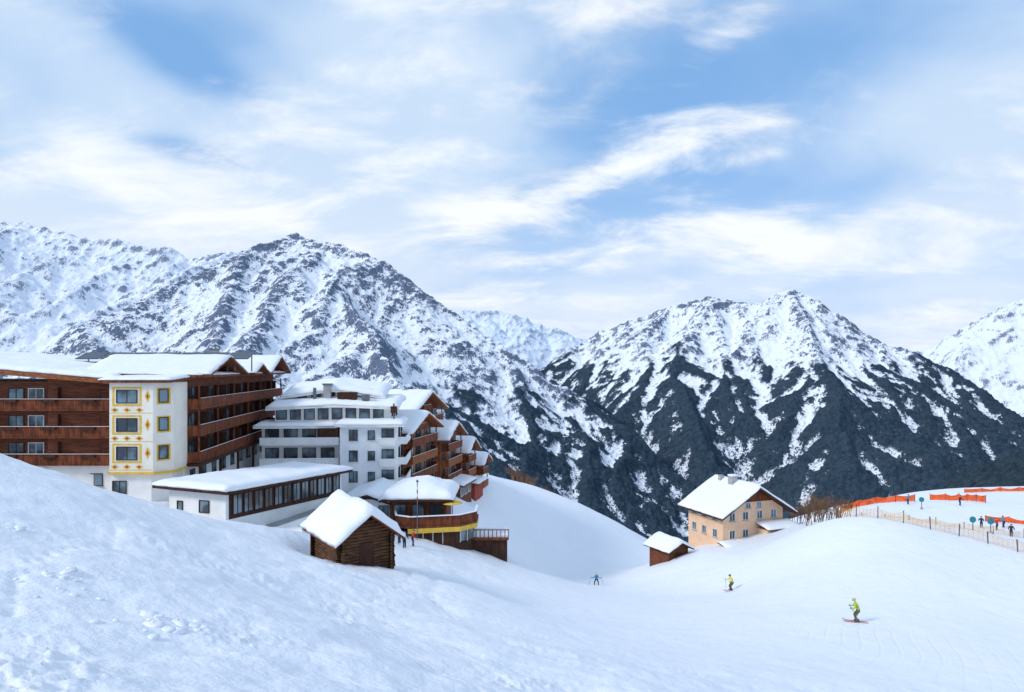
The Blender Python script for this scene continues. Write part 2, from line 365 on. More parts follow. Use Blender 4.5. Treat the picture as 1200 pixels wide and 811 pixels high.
# ------------------------------------------------------------------ builder
class B:
    def __init__(s,name,ox=0,oy=0,oz=0,yaw=0):
        s.name=name; s.parts={}; s.root=bpy.data.objects.new(name,None); COL.objects.link(s.root)
        s.root.location=(ox,oy,oz); s.fr(ox,oy,oz,yaw); s.o=(ox,oy,oz)
    def fr(s,ox,oy,oz,yaw): s.f=(ox,oy,oz,math.cos(yaw),math.sin(yaw))
    def P(s,x,y,z):
        ox,oy,oz,c,sn=s.f; return (ox+x*c-y*sn-s.o[0],oy+x*sn+y*c-s.o[1],oz+z-s.o[2])
    def add(s,part,mat,vs,fs,smooth=False):
        k=(part,mat,smooth); V,Fc=s.parts.setdefault(k,([],[]))
        n=len(V); V+= [s.P(*v) for v in vs]; Fc+=[tuple(i+n for i in f) for f in fs]
    def box(s,part,mat,x0,x1,y0,y1,z0,z1):
        if x0>x1:x0,x1=x1,x0
        if y0>y1:y0,y1=y1,y0
        vs=[(x0,y0,z0),(x1,y0,z0),(x1,y1,z0),(x0,y1,z0),(x0,y0,z1),(x1,y0,z1),(x1,y1,z1),(x0,y1,z1)]
        s.add(part,mat,vs,[(3,2,1,0),(4,5,6,7),(0,1,5,4),(1,2,6,5),(2,3,7,6),(3,0,4,7)])
    def wb(s,part,mat,face,c,a0,a1,z0,z1,d0,d1):
        if face=='F': s.box(part,mat,a0,a1,c-d1,c-d0,z0,z1)
        elif face=='B': s.box(part,mat,a0,a1,c+d0,c+d1,z0,z1)
        elif face=='R': s.box(part,mat,c+d0,c+d1,a0,a1,z0,z1)
        else: s.box(part,mat,c-d1,c-d0,a0,a1,z0,z1)
    def win(s,face,c,a,z,w,h,fm='frame_white',mull=1,sill=True,deep=.09):
        a0,a1=a-w/2,a+w/2
        s.wb('glass','glass',face,c,a0,a1,z,z+h,.0,.03)
        t=.08
        s.wb('window_frames',fm,face,c,a0-t,a0,z-t,z+h+t,-.02,deep)
        s.wb('window_frames',fm,face,c,a1,a1+t,z-t,z+h+t,-.02,deep)
        s.wb('window_frames',fm,face,c,a0,a1,z-t,z,-.02,deep-.01)
        s.wb('window_frames',fm,face,c,a0,a1,z+h,z+h+t,-.02,deep-.01)
        for i in range(mull):
            m=a0+(i+1)*w/(mull+1); s.wb('window_frames',fm,face,c,m-.03,m+.03,z,z+h,.031,deep-.02)
        if sill: s.wb('window_sills','concrete',face,c,a0-.15,a1+.15,z-t-.07,z-t-.003,-.02,.2)
    def balcony(s,face,c,a0,a1,z,depth=1.3,mat='wood',boards=True,h=1.05,posts=None):
        s.wb('balcony_floors',mat,face,c,a0,a1,z-.18,z,-.02,depth)
        s.wb('balcony_rails',mat,face,c,a0-.05,a1+.05,z+h-.08,z+h,depth-.12,depth+.1)
        s.wb('balcony_rails',mat,face,c,a0-.02,a1+.02,z+.10,z+.18,depth-.10,depth-.004)
        s.wb('rail_snow','roof_snow',face,c,a0+.1,a1-.1,z+h+.003,z+h+.04,depth-.09,depth+.04)
        if boards:
            a=a0
            while a<a1:
                s.wb('balcony_boards',mat,face,c,a,a+.15,z+.02,z+h-.083,depth,depth+.035+.012*math.sin(a*7)); a+=.175
        else:
            s.wb('balcony_boards',mat,face,c,a0,a1,z+.0,z+h-.083,depth,depth+.05)
        for e in (a0,a1-.08):
            s.wb('balcony_rails',mat,face,c,e,e+.08,z+.003,z+h-.083,.0,depth-.01)
        if posts:
            a=a0
            while a<=a1+.01:
                s.wb('balcony_posts',mat,face,c,a,a+.16,z+.002,z+posts,depth-.30,depth-.13); a+=max(2.5,(a1-a0-.16)/max(1,round((a1-a0)/6)))
    def prism(s,part,mat,prof,axis,a0,a1):
        n=len(prof)
        f=(lambda p,z,a:(p,a,z)) if axis=='y' else (lambda p,z,a:(a,p,z))
        vs=[f(p,z,a0) for p,z in prof]+[f(p,z,a1) for p,z in prof]
        fs=[tuple(range(n)),tuple(range(2*n-1,n-1,-1))]+[(i,i+n,(i+1)%n+n,(i+1)%n) for i in range(n)]
        s.add(part,mat,vs,fs)
    def sheet(s,part,mat,ft,fb,x0,x1,y0,y1,nx,ny,smooth=False,jit=0,seed=0):
        xs=np.linspace(x0,x1,nx); ys=np.linspace(y0,y1,ny); gx,gy=np.meshgrid(xs,ys)
        if jit:
            u=(gx-x0)/(x1-x0)*2-1; v=(gy-y0)/(y1-y0)*2-1
            jx=gn(gy/1.1+3,gx*0+seed,seed+1)*jit+.3*jit; jy=gn(gx/1.1,gy*0+seed+.5,seed+2)*jit+.3*jit
            px=gx+np.sign(u)*(np.abs(u)>.999)*jx; py=gy+np.sign(v)*(np.abs(v)>.999)*jy
        else: px,py=gx,gy
        zt=ft(gx,gy)+0*gx; zb=fb(gx,gy)+0*gx
        vs=[(a,b,c) for a,b,c in zip(px.ravel(),py.ravel(),zt.ravel())]+[(a,b,c) for a,b,c in zip(px.ravel(),py.ravel(),zb.ravel())]
        q=grid_faces(nx,ny); N=nx*ny
        fs=[tuple(int(i) for i in f) for f in q]+[tuple(int(i)+N for i in f[::-1]) for f in q]
        idx=np.arange(N).reshape(ny,nx)
        per=list(idx[0,:])+list(idx[1:,-1])+list(idx[-1,-2::-1])+list(idx[-2:0:-1,0])
        for i in range(len(per)):
            a,b=int(per[i]),int(per[(i+1)%len(per)]); fs.append((b,a,a+N,b+N))
        s.add(part,mat,vs,fs,smooth)
    def roof(s,f,x0,x1,y0,y1,t=.5,over=.0,slab=.28,mat='wood_dark',seed=1,inset=.0,snow=True):
        nx=max(8,int((x1-x0)/.4)|1); ny=max(8,int((y1-y0)/.4)|1)
        s.sheet('roof_boards',mat,f,lambda x,y:f(x,y)-slab,x0,x1,y0,y1,nx,ny)
        if not snow: return
        a0,a1,b0,b1=x0+inset,x1-inset,y0+inset,y1-inset
        def top(x,y):
            e=np.minimum(np.minimum(x-a0,a1-x),np.minimum(y-b0,b1-y))
            ed=.35+.65*np.sqrt(np.clip(e/.7,0,1))
            return f(x,y)+t*ed*(1+.25*gn(x/2.3+seed*3.1,y/2.3,seed)+.10*gn(x/.7,y/.7+seed,seed+3))
        s.sheet('roof_snow','roof_snow',top,lambda x,y:f(x,y)+.004,a0,a1,b0,b1,nx,ny,True,.16,seed)
    def finish(s):
        for (part,mat,sm),(V,Fc) in s.parts.items():
            me=bpy.data.meshes.new(part); me.from_pydata(V,[],Fc); me.materials.append(MATS[mat])
            if sm: me.polygons.foreach_set('use_smooth',[True]*len(me.polygons))
            me.update(); o=bpy.data.objects.new(part,me); COL.objects.link(o); o.parent=s.root
def gab(axis,mid,apex,sl):
    if axis=='x': return lambda x,y: apex-sl*np.abs(y-mid)
    return lambda x,y: apex-sl*np.abs(x-mid)
def cyl(b,part,mat,x,y,z0,z1,r0,r1=None,n=10):
    r1=r0 if r1 is None else r1
    vs=[(x+r0*math.cos(6.2832*i/n),y+r0*math.sin(6.2832*i/n),z0) for i in range(n)]+[(x+r1*math.cos(6.2832*i/n),y+r1*math.sin(6.2832*i/n),z1) for i in range(n)]
    b.add(part,mat,vs,[tuple(range(n-1,-1,-1)),tuple(range(n,2*n))]+[(i,(i+1)%n,(i+1)%n+n,i+n) for i in range(n)])
# ------------------------------------------------------------------ hotel A
h=B('wooden_hotel',-41,72,-13.5); h.fr(0,0,0,0)
FL=[-4.4,-7.3,-10.2]
h.box('walls','wood_wall',-92,-41.1,73.0,92,-10.4,-1.5)
h.box('base_walls','plaster',-92,-41.1,72.9,92,-16,-10.4)
for zf in FL:
    h.balcony('F',73.0,-92,-42.3,zf,1.1,'wood')
    x=-44.8; k=0
    while x>-91:
        h.win('F',73.0,x,zf+.95,1.55,1.15,'frame_white' if k%3 else 'frame_dark',1,False); x-=(2.15 if k%2==0 else 3.9); k+=1
    for x in np.arange(-89,-43,8.2): h.box('balcony_dividers','wood_dark',x,x+.1,71.98,73.0,zf+.003,zf+2.3)
    for x in np.arange(-90.5,-43,4.1): h.box('flower_boxes','wood_dark',x,x+1.6,71.55,71.82,zf+.75,zf+1.0)
for x in (-44.6,-48.0,-53,-58,-63): h.win('F',72.9,x,-12.6,1.7,1.2,'frame_dark',1)
fA=lambda x,y: np.minimum(-1.45+.085*(-39.5-x),.55)+.05*(y-70.5)
h.roof(fA,-95,-41.3,71.2,90,.5,mat='wood',seed=2)
h.sheet('fascia','wood_orange',lambda x,y:fA(x,y)-.05,lambda x,y:fA(x,y)-.5,-95,-41.3,71.05,71.19,60,2)
for x in np.arange(-94,-42,1.2): h.box('rafters','wood_dark',x,x+.14,71.25,72.99,float(fA(x,71.2))-.5,float(fA(x,71.2))-.29)
bay=[(-41.05,71.9),(-41.05,69.6),(-36.6,69.6),(-35.2,71.0),(-35.2,74),(-41.05,74)]
def tower(z0,z1,mat,bp,part):
    n=len(bp); vs=[(x,y,z0) for x,y in bp]+[(x,y,z1) for x,y in bp]
    h.add(part,mat,vs,[tuple(range(n-1,-1,-1)),tuple(range(n,2*n))]+[(i,(i+1)%n,(i+1)%n+n,i+n) for i in range(n)])
tower(-10.7,-1.3,'plaster_cream',bay,'bay_walls')
bay2=[(x if x<-41 else x-.35,y+.35 if y<72 else y) for x,y in bay]
tower(-16,-10.7,'plaster',bay2,'bay_base')
bay3=[(x-.12 if x<-41 else x+.15,y-.15 if y<73 else y) for x,y in bay]
tower(-10.9,-10.68,'yellow_paint',bay3,'bay_band'); tower(-1.55,-1.32,'wood_dark',bay3,'bay_band_top')
def diamond(cx,cz,w,hh,mat,y,part='painted_ornament'):
    h.add(part,mat,[(cx-w,y,cz),(cx,y,cz-hh),(cx+w,y,cz),(cx,y,cz+hh)],[(0,1,2,3)])
for zf in FL:
    zc=zf+.8
    h.wb('painted_frame','yellow_paint','F',69.6,-40.75,-37.75,zc-.38,zc+1.62,.0,.012)
    h.wb('painted_frame_white','plaster','F',69.6,-40.5,-38.0,zc-.16,zc+1.42,.013,.02)
    h.win('F',69.6,-39.25,zc,2.0,1.25,'frame_dark',1,False)
    for dx in (-1.25,0,1.25):
        diamond(-39.25+dx,zc-.75,.42,.26,'yellow_paint',69.585); 
        diamond(-39.25+dx,zc-.75,.2,.14,'red_paint',69.58)
    diamond(-37.15,zc+.65,.3,.62,'yellow_paint',69.585); diamond(-37.15,zc+.65,.14,.3,'red_paint',69.58)
    h.wb('painted_frame','yellow_paint','F',69.6,-41.0,-36.65,zc-1.1,zc-1.03,.0,.01)
h.fr(-36.6,69.6,0,math.atan2(1.4,1.4))
for zf in FL:
    h.wb('painted_frame','yellow_paint','F',0,.35,1.7,zf+.6,zf+2.3,.0,.012)
    h.win('F',0,1.0,zf+.85,.8,1.25,'frame_dark',0,False)
h.fr(0,0,0,0)
h.win('F',69.95,-40.2,-12.9,1.3,1.2,'frame_dark',1,False)
fT=lambda x,y: -1.3+.06*(y-69)-.0*x
h.roof(fT,-41.9,-34.6,69.1,76,.3,mat='wood',seed=4)
h.fr(-35.2,73,0,.0997)
h.box('wing_walls','wood_wall',-14,0,.8,39,-10.4,-.9)
h.box('wing_base','plaster',-14,-.1,.8,39,-17.5,-10.4)
for zf in FL:
    h.balcony('R',0,1.0,38.6,zf,1.5,'wood',posts=2.6)
    y=2.4
    while y<38:
        h.win('R',0,y,zf+.15,1.7,2.0,'frame_dark',1,False); y+=3.05
    for y in np.arange(3.9,38,6.1): h.box('balcony_dividers','wood_dark',0,1.45,y,y+.1,zf+.003,zf+2.3)
for y in np.arange(3,36,3.6): h.win('R',-.1,y,-12.7,1.3,1.3,'frame_dark',1)
h.box('porch','wood_dark',.0,1.6,.8,38.6,-10.75,-10.42)
for y in (1.2,8,15,22,29,36): h.box('porch_posts','wood_dark',1.2,1.45,y,y+.25,-17,-10.75)
f1=lambda x,y: -.8+.0*y+.02*(0-x)
h.roof(f1,-14,1.7,.2,39.6,.3,mat='wood',seed=5)
for (y0,y1,ap) in ((1,15,1.3),(19,26,.5),(27.5,39.8,1.7)):
    mid=(y0+y1)/2; sl=(ap+.75)/((y1-y0)/2+.3)
    fg=gab('x',mid,ap,sl)
    h.prism('gable_wall','wood_dark',[(y0+.8,-.72),(y1-.8,-.72),(mid,ap-.35)],'x',-8,.0)
    h.roof(fg,-11,2.6,y0-.3,y1+.3,.25,mat='wood',seed=int(y0)+8)
h.fr(0,0,0,0)
for i in range(7):
    x=-52.5+i*3.0
    h.add('solar_panels','panel_dark',[(x,82,1.05),(x+2.8,82,1.05),(x+2.8,84.2,1.85),(x,84.2,1.85),(x,82,.97),(x+2.8,82,.97),(x+2.8,84.2,1.75),(x,84.2,1.75)],[(0,1,2,3),(7,6,5,4),(0,4,5,1),(1,5,6,2),(2,6,7,3),(3,7,4,0)])
    h.box('panel_stands','metal_grey',x+.3,x+.4,84.0,84.15,-.5,1.75); h.box('panel_stands','metal_grey',x+2.4,x+2.5,84.0,84.15,-.5,1.75)
h.box('lift_house','metal_grey',-44,-38.5,86,89,-.5,1.5); h.box('chimney','concrete',-37.6,-36.8,85,85.8,0,2.2); h.box('chimney_cap','metal_grey',-37.7,-36.7,84.9,85.9,2.2,2.35)
h.finish()
# ------------------------------------------------------------------ pavilion
p=B('restaurant_pavilion',-26,62,-14); yaw=-math.atan2(6,18)
p.fr(-26,62,0,yaw)
dz=lambda y:-.045*y
p.box('walls','plaster',-6.5,0,0,19,-17,-12.3)
p.prism('walls','plaster',[(0,-12.3),(19,-12.3),(19,-12.25),(0,-11.3)],'x',-6.5,-.002)
p.win('F',0,-5.2,-13.6,.5,1.1,'frame_dark',0,False); p.win('F',0,-2.4,-13.3,1.0,1.0,'frame_dark',0,False)
p.prism('cladding','wood_dark',[(.4,-13.9),(18.6,-14.8),(18.6,-12.2),(.4,-11.35)],'x',0,.06)
y=.9
while y<18:
    p.win('R',.06,y+.55,-13.5+dz(y),1.15,1.75,'wood_dark',1,False); y+=1.48
p.roof(lambda x,y:-11.15+dz(y)-.02*x,-7.6,.9,-.9,20,.55,mat='wood_dark',seed=21)
p.box('terrace_slab','concrete',.07,3.4,1,17,-17,-15.5); p.box('parapet','plaster',3.2,3.45,1,17,-15.5,-14.9)
p.box('lower_wall','plaster',3.0,6,3,4,-17,-15.0)
p.finish()
# ------------------------------------------------------------------ white hotel
w=B('white_hotel',-23,92,-18); w.fr(-23.2,92,0,.07)
XR=7.6
w.box('main_walls','plaster_grey',0,XR,0,14,-20,-7.9)
w.box('west_walls','plaster',-11,0,2.5,14,-20,-8.2)
for zf in (-10.4,-13.2,-16.0):
    w.win('F',0,1.8,zf+.6,1.0,1.3,'frame_dark',1)
    w.win('F',0,4.2,zf+.7,.8,1.1,'frame_dark',0)
    for a in (3,6.5,10): w.win('R',XR,a,zf+.4,1.6,1.6,'frame_dark',1)
    w.balcony('R',XR,1.5,12.5,zf,1.2,'plaster',False,.9)
    w.balcony('F',2.5,-10.8,-.3,zf,1.7,'plaster',False,.85)
    for a in (-9.6,-7.1,-4.6,-2.1): w.win('F',2.5,a,zf+.15,1.7,1.9,'frame_dark',1,False)
    w.balcony('F',0,5.4,7.5,zf,1.0,'plaster',False,.9)
    w.win('F',0,6.4,zf+.15,1.5,1.9,'frame_dark',1,False)
w.box('bay_cladding','wood_dark',-3.2,-.4,.9,2.5,-9.9,-8.3)
w.roof(lambda x,y:-7.7+.05*(y),-.6,XR+1,-.7,6,.45,mat='plaster',seed=31)
w.roof(lambda x,y:-8.0+.06*(y-2),-11.8,-.7,1.2,6,.45,mat='plaster',seed=32)
w.box('upper_walls','plaster',-9.5,6.4,3.5,14,-8,-5.2)
for a in np.arange(-8.6,6,1.9): w.win('F',3.5,a,-7.2,1.3,1.4,'frame_dark',0,False)
for a in (5.5,8.5,11.5): w.win('R',6.4,a,-7.2,1.4,1.4,'frame_dark',1,False)
w.roof(lambda x,y:-5.2+.13*np.minimum(y-2.5,6)-.05*np.abs(x+1),-10.5,7.6,2.4,15,.6,mat='plaster',seed=33)
w.box('penthouse_walls','plaster_cream',-7.5,3.6,6.5,14,-5,-3.1)
for a in np.arange(-6.5,3.5,2.0): w.win('F',6.5,a,-4.4,1.2,1.0,'frame_dark',0,False)
w.roof(lambda x,y:-3.2+.18*np.minimum(y-5.5,6)-.14*np.abs(x+2),-9.2,5.4,5.4,15,.6,mat='plaster',seed=34)
w.box('chimney','concrete',-3.2,-2.2,5.0,6.0,-4.5,-2.5); w.box('chimney_cap','metal_grey',-3.35,-2.05,4.85,6.15,-2.5,-2.3)
w.box('vent','wood_dark',-1.0,1.6,3.6,5,-4.6,-3.5); cyl(w,'duct','metal_grey',-4.4,5.0,-4.6,-2.9,.22); w.box('vent','metal_grey',2.4,3.4,3.4,4.4,-4.6,-3.8)
cyl(w,'mast','metal_grey',7.0,2,-7.6,-5.0,.12); w.box('mast_box','wood_dark',6.6,7.4,1.6,2.4,-6.3,-5.4)
w.finish()
a_=B('snowy_annex',-17.5,84,-19); a_.fr(-21,84.5,0,-.08)
a_.box('walls','plaster',0,6.4,0,7,-21,-16.3)
for q in (1.3,3.3,5.2): a_.win('F',0,q,-18.4,1.1,1.3,'frame_dark',1)
a_.roof(lambda x,y:-15.6-.30*np.abs(x-3.2)+.05*(y),-.6,7.1,-.7,7.6,.5,mat='wood_dark',seed=41)
a_.finish()
# ------------------------------------------------------------------ timber hotel C
c=B('timber_chalet_hotel',-16,104,-21); c.fr(-17.0,101,0,-.22)
def block(x0,x1,y0,y1,zt,zb,ap,floors,mat='wood_orange',seed=50,base='plaster',front=True,bal=True,dep=1.3,fh=2.6):
    nb=zb+2.0
    c.box('walls',mat,x0,x1,y0,y1,nb,zt); c.box('base_walls',base,x0+.05,x1-.05,y0+.05,y1-.05,zb-4,nb)
    mid=(y0+y1)/2; sl=(ap-zt)/((y1-y0)/2)
    c.prism('gable_wall',mat,[(y0,zt),(y1,zt),(mid,ap-.1)],'x',x0+.3,x1-.003)
    c.roof(gab('x',mid,ap+.15,sl),x0-1,x1+1.9,y0-1.2,y1+1.2,.45,mat='wood_orange',seed=seed)
    for i in range(floors):
        zf=zt-fh*(i+1)+.3
        if bal: c.balcony('R',x1,y0+.3,y1-.3,zf,dep,'wood_orange' if i%2 else 'wood',False,posts=2.3)
        n=max(2,int((y1-y0)/2.4))
        for k in range(n): c.win('R',x1,y0+(k+.5)*(y1-y0)/n,zf+.15,1.3,1.75,'frame_white' if k%2 else 'frame_dark',1,False)
        if front:
            c.balcony('F',y0,x1-4.5,x1-.2,zf,1.0,'wood',False)
            n=max(2,int((x1-x0)/2.6))
            for k in range(n): c.win('F',y0,x0+(k+.5)*(x1-x0)/n,zf+.7,1.1,1.2,'frame_white',1,False)
    if bal: c.win('R',x1,mid,zt+.15,1.2,.9,'frame_dark',1,False); c.balcony('R',x1,mid-2,mid+2,zt-.1,.9,'wood',False,h=.8)
block(-14,-2.4,10,25,-7.2,-20,-4.4,4,'wood_wall',51)
block(-9,1.0,0,12,-9.4,-21.2,-7.2,4,'wood_orange',52)
block(-8,2.2,13.5,22,-11.6,-22,-9.6,4,'wood_orange',53)
block(-7,2.8,23.5,29,-14.8,-23,-13.2,3,'wood_wall',55)
block(-5,3.6,30.5,35,-18.0,-24.5,-16.8,2,'wood_red',54,bal=True)
c.box('stair_house','wood_orange',1.3,3.8,2,7,-22.5,-17.6); c.roof(lambda x,y:-17.5+0*x,1.2,4.3,1.5,7.5,.35,seed=57)
c.box('low_wing','wood_wall',2.3,5.4,14,21,-24,-19.2); c.roof(lambda x,y:-19.1-.12*(x-2),2.25,6.2,13.4,21.6,.45,mat='wood',seed=58)
for yy in (15.2,17.4,19.6): c.win('R',5.4,yy,-21.6,1.3,1.5,'frame_white',1,False)
c.box('low_wing','wood_red',2.9,5.2,24,29.5,-25,-20.6); c.roof(lambda x,y:-20.5-.12*(x-2),2.85,6.0,23.4,30,.4,mat='wood',seed=59)
c.box('chimney','concrete',-6,-5,17,18,-8,-3.8); c.box('chimney','concrete',-4,-3.2,6,6.8,-9,-6)
c.finish()
# ------------------------------------------------------------------ terrace restaurant
t_=B('terrace_restaurant',-10.5,82,-20.5); t_.fr(0,0,0,0)
t_.box('walls','wood',-14.9,-8.0,83,90,-21.5,-16.4)
t_.box('stone_base','concrete',-15.0,-7.9,82.9,90.1,-24,-20.2)
for q in (-13.6,-11.4,-9.3): t_.win('F',83,q,-18.2,1.4,1.5,'frame_dark',1,False)
t_.roof(lambda x,y:-14.6-.36*np.maximum(np.abs(x+11.4)-.8,np.abs(y-86.2)-1.2).clip(0,9),-15.9,-7.0,81.6,91,.75,mat='wood_dark',seed=61)
poly=[(-14.2,82.9),(-13.6,80.2),(-11.8,79.2),(-6.2,80.4),(-4.4,82.4),(-4.4,86)]
def pol(part,mat,pts,z0,z1,g=0):
    cx=sum(q[0] for q in pts)/len(pts); cy=sum(q[1] for q in pts)/len(pts)
    pts=[(cx+(x-cx)*(1+g),cy+(y-cy)*(1+g)) for x,y in pts]; n=len(pts)
    t_.add(part,mat,[(x,y,z0) for x,y in pts]+[(x,y,z1) for x,y in pts],[tuple(range(n-1,-1,-1)),tuple(range(n,2*n))]+[(i,(i+1)%n,(i+1)%n+n,i+n) for i in range(n)])
pol('lower_room','wood_dark',poly,-24,-19.2,-.08)
pol('awning','yellow_paint',poly[2:]+[(-10,84)],-19.3,-18.75,.06)
pol('deck','wood',poly,-18.747,-18.5,.04)
for (p0,p1) in zip(poly[:-1],poly[1:]):
    p0=np.array(p0,float); p1=np.array(p1,float)
    L=float(np.hypot(*(p1-p0))); t_.fr(p0[0],p0[1],0,math.atan2(p1[1]-p0[1],p1[0]-p0[0]))
    t_.box('railing','wood',0,L,-.05,.05,-17.5,-17.4); t_.box('railing','wood',0,L,-.04,.04,-18.35,-18.27)
    q=0
    while q<L: t_.box('railing_boards','wood',q,q+.15,-.02,.02,-18.49,-17.5); q+=.19
    q=.4
    while q<L-.9: t_.box('windows','glass',q,q+.95,.2,.24,-20.6,-19.4) ; t_.box('window_posts','frame_white',q-.1,q-.02,.16,.24,-20.7,-19.31); q+=1.15
    t_.box('snow_edge','roof_snow',0,L,-.12,.12,-17.397,-17.3)
t_.fr(0,0,0,0)
t_.box('lower_deck','wood',-5.5,-.4,82.5,87,-20.9,-20.6)
for x in np.arange(-5.4,-.4,.5): t_.box('deck_rails','wood',x,x+.1,82.52,82.6,-20.6,-19.7)
t_.box('deck_rails','wood',-5.5,-.4,82.5,82.62,-19.7,-19.6); t_.box('deck_snow','roof_snow',-5.4,-.5,82.7,86.9,-20.597,-20.4)
t_.box('deck_base','wood_dark',-5.3,-.6,82.9,86.8,-25,-20.9)
cyl(t_,'parasol_pole','metal_grey',-7.2,82.4,-18.5,-15.9,.05); cyl(t_,'parasol','yellow_paint',-7.2,82.4,-16.4,-15.9,1.3,.05,8)
t_.finish()
# ------------------------------------------------------------------ log hut
s_=B('log_hut',-12.9,51,-15); s_.fr(-12.8,51,0,.6)
W,Dp=4.1,6.2; zb,ze,za=-16.6,-12.75,-11.2
s_.box('core_walls','wood_dark',.15,W-.15,.15,Dp-.15,zb,ze)
s_.prism('gable','wood_dark',[(.15,ze),(W-.15,ze),(W/2,za-.15)],'y',.15,Dp-.15)
def logx(part,x0,x1,y,z,r,axis):
    n=8; vs=[]
    for a in (x0,x1):
        for i in range(n):
            an=6.2832*i/n; 
            vs.append((a,y+r*math.cos(an),z+r*math.sin(an)) if axis=='x' else (y+r*math.cos(an),a,z+r*math.sin(an)))
    s_.add(part,'log',vs,[tuple(range(n)),tuple(range(2*n-1,n-1,-1))]+[(i,(i+1)%n,(i+1)%n+n,i+n) for i in range(n)],True)
z=zb+.13
while z<za-.4:
    if z<ze: w0,w1=-.3,W+.3
    else:
        tt=(z-ze)/(za-ze); w0=W/2*tt+.05; w1=W-w0
    logx('log_walls',w0+random.uniform(-.06,.06),w1+random.uniform(-.06,.06),.12,z,.13,'x'); logx('log_walls',w0,w1,Dp-.12,z,.13,'x')
    if z<ze-.1:
        logx('log_walls',-.3+random.uniform(-.06,.06),Dp+.3,.12,z+.12,.13,'y'); logx('log_walls',-.3,Dp+.3,W-.12,z+.12,.13,'y')
    z+=.245
s_.box('door','wood_dark',1.5,2.6,-.05,.0,-15.2,-13.4)
s_.roof(gab('y',W/2,za+.1,(za-ze)/(W/2)),-.75,W+.75,-.85,Dp+.7,.85,slab=.14,mat='wood',seed=71)
s_.finish()
# ------------------------------------------------------------------ peach chalet
r_=B('peach_chalet',31,100,-26); r_.fr(30.9,100,0,.36)
W,Dp=11,8.5; zb,ze,za=-29,-21.2,-17.9
r_.box('walls','peach',0,W,0,Dp,zb,ze); r_.prism('gable_walls','peach',[(0,ze),(W,ze),(W/2,za-.1)],'y',.0,Dp)
r_.prism('gable_cladding','wood',[(1.9,ze+1.15),(W-1.9,ze+1.15),(W/2,za-.12)],'y',-.06,-.003)
r_.roof(gab('y',W/2,za+.15,(za-ze)/(W/2)),-1.3,W+1.3,-1.6,Dp+1.0,.5,slab=.25,mat='wood_dark',seed=81)
for zf in (-22.6,-25.2):
    for a in (1.6,4.0,6.6,9.2): r_.win('F',0,a,zf,.9,1.1,'frame_white',1)
    for a in (1.8,4.4,6.9): r_.win('L',0,a,zf,.9,1.1,'frame_white',1)
    for a in (2,5,7): r_.win('R',W,a,zf,.9,1.1,'frame_white',1)
for a in (4.5,6.5): r_.win('F',.0,a,-20.9,.8,.75,'frame_white',1)
r_.box('porch','peach',6.2,W+.6,-2.2,0,-29,-24.0); r_.roof(lambda x,y:-23.6+.22*(y+2),5.9,W+1.0,-2.7,-.02,.35,slab=.15,seed=83)
r_.box('porch','peach',-.6,3.6,-2.4,0,-29,-25.9); r_.roof(lambda x,y:-25.8+.15*(y+2),-1,4.0,-2.9,-.02,.35,slab=.15,seed=84)
r_.box('chimney','concrete',4.2,5.2,3.2,4.2,-20,-16.7); r_.box('chimney_cap','roof_snow',4.15,5.25,3.15,4.25,-16.69,-16.5)
r_.box('chimney','concrete',4.5,5.1,6.4,7.0,-20,-17.0)
r_.finish()
k_=B('small_shed',22,97,-27); k_.fr(22.3,97,0,.5)
k_.box('walls','wood_wall',0,3.6,0,4.2,-29.5,-26.0); k_.prism('gable','wood_wall',[(0,-26),(3.6,-26),(1.8,-25.1)],'y',0,4.2)
for z in np.arange(-28.6,-26,.3): k_.box('planks','wood_dark',-.03,3.63,-.04,-.003,z,z+.05)
k_.box('door','wood_dark',1.2,2.3,-.08,-.041,-29,-26.6)
k_.roof(gab('y',1.8,-25.0,.5),-.6,4.2,-.7,4.9,.55,slab=.12,seed=91)
k_.finish()
# ------------------------------------------------------------------ fences
def beam(b,part,mat,p,q,r):
    p=Vector(p);q=Vector(q);d=(q-p); L=d.length
    if L<1e-6: return
    d/=L; u=d.orthogonal().normalized(); v=d.cross(u)
    vs=[]
    for e in (p,q):
        for i in range(5):
            a=6.2832*i/5; vs.append(tuple(e+r*(math.cos(a)*u+math.sin(a)*v)))
    b.add(part,mat,vs,[(4,3,2,1,0),(5,6,7,8,9)]+[(i,(i+1)%5,(i+1)%5+5,i+5) for i in range(5)])
def fence(name,pts,step,hgt,mat,pr=.05,net=True,lean=.08):
    b=B(name,*pts[0],0); b.fr(0,0,0,0); P=np.array(pts,float)
    L=np.r_[0,np.cumsum(np.hypot(*np.diff(P,axis=0).T))]; prev=None
    n=int(L[-1]/step)
    for i in range(n+1):
        s=L[-1]*i/n; x=np.interp(s,L,P[:,0]); y=np.interp(s,L,P[:,1]); z=gh(x,y)
        tx,ty=x+random.uniform(-lean,lean)*hgt,y+random.uniform(-lean,lean)*hgt
        beam(b,'posts','pole',(x,y,z-.4),(tx,ty,z+hgt+random.uniform(.05,.3)),pr)
        if prev is not None and net:
            (x2,y2,z2)=prev; m=6; sag=random.uniform(.12,.45)
            for j in range(m):
                t0,t1=j/m,(j+1)/m
                def pt(t,hh): 
                    xx=x2+(x-x2)*t; yy=y2+(y-y2)*t
                    return (xx,yy,z2+(z-z2)*t+hh-sag*math.sin(math.pi*t)*(hh/hgt))
                for hh in np.linspace(.15*hgt,hgt,6 if mat!='orange_net' else 7):
                    beam(b,'net_lines',mat,pt(t0,hh),pt(t1,hh),.022 if mat!='orange_net' else .05)
                beam(b,'net_verticals',mat,pt(t0,.15*hgt),pt(t0,hgt),.018)
                if mat=='orange_net':
                    a,bb,cc,dd=pt(t0,.2*hgt),pt(t1,.2*hgt),pt(t1,hgt*.97),pt(t0,hgt*.97)
                    b.add('net_fabric',mat,[a,bb,cc,dd],[(0,1,2,3)])
        prev=(x,y,z)
    b.finish()
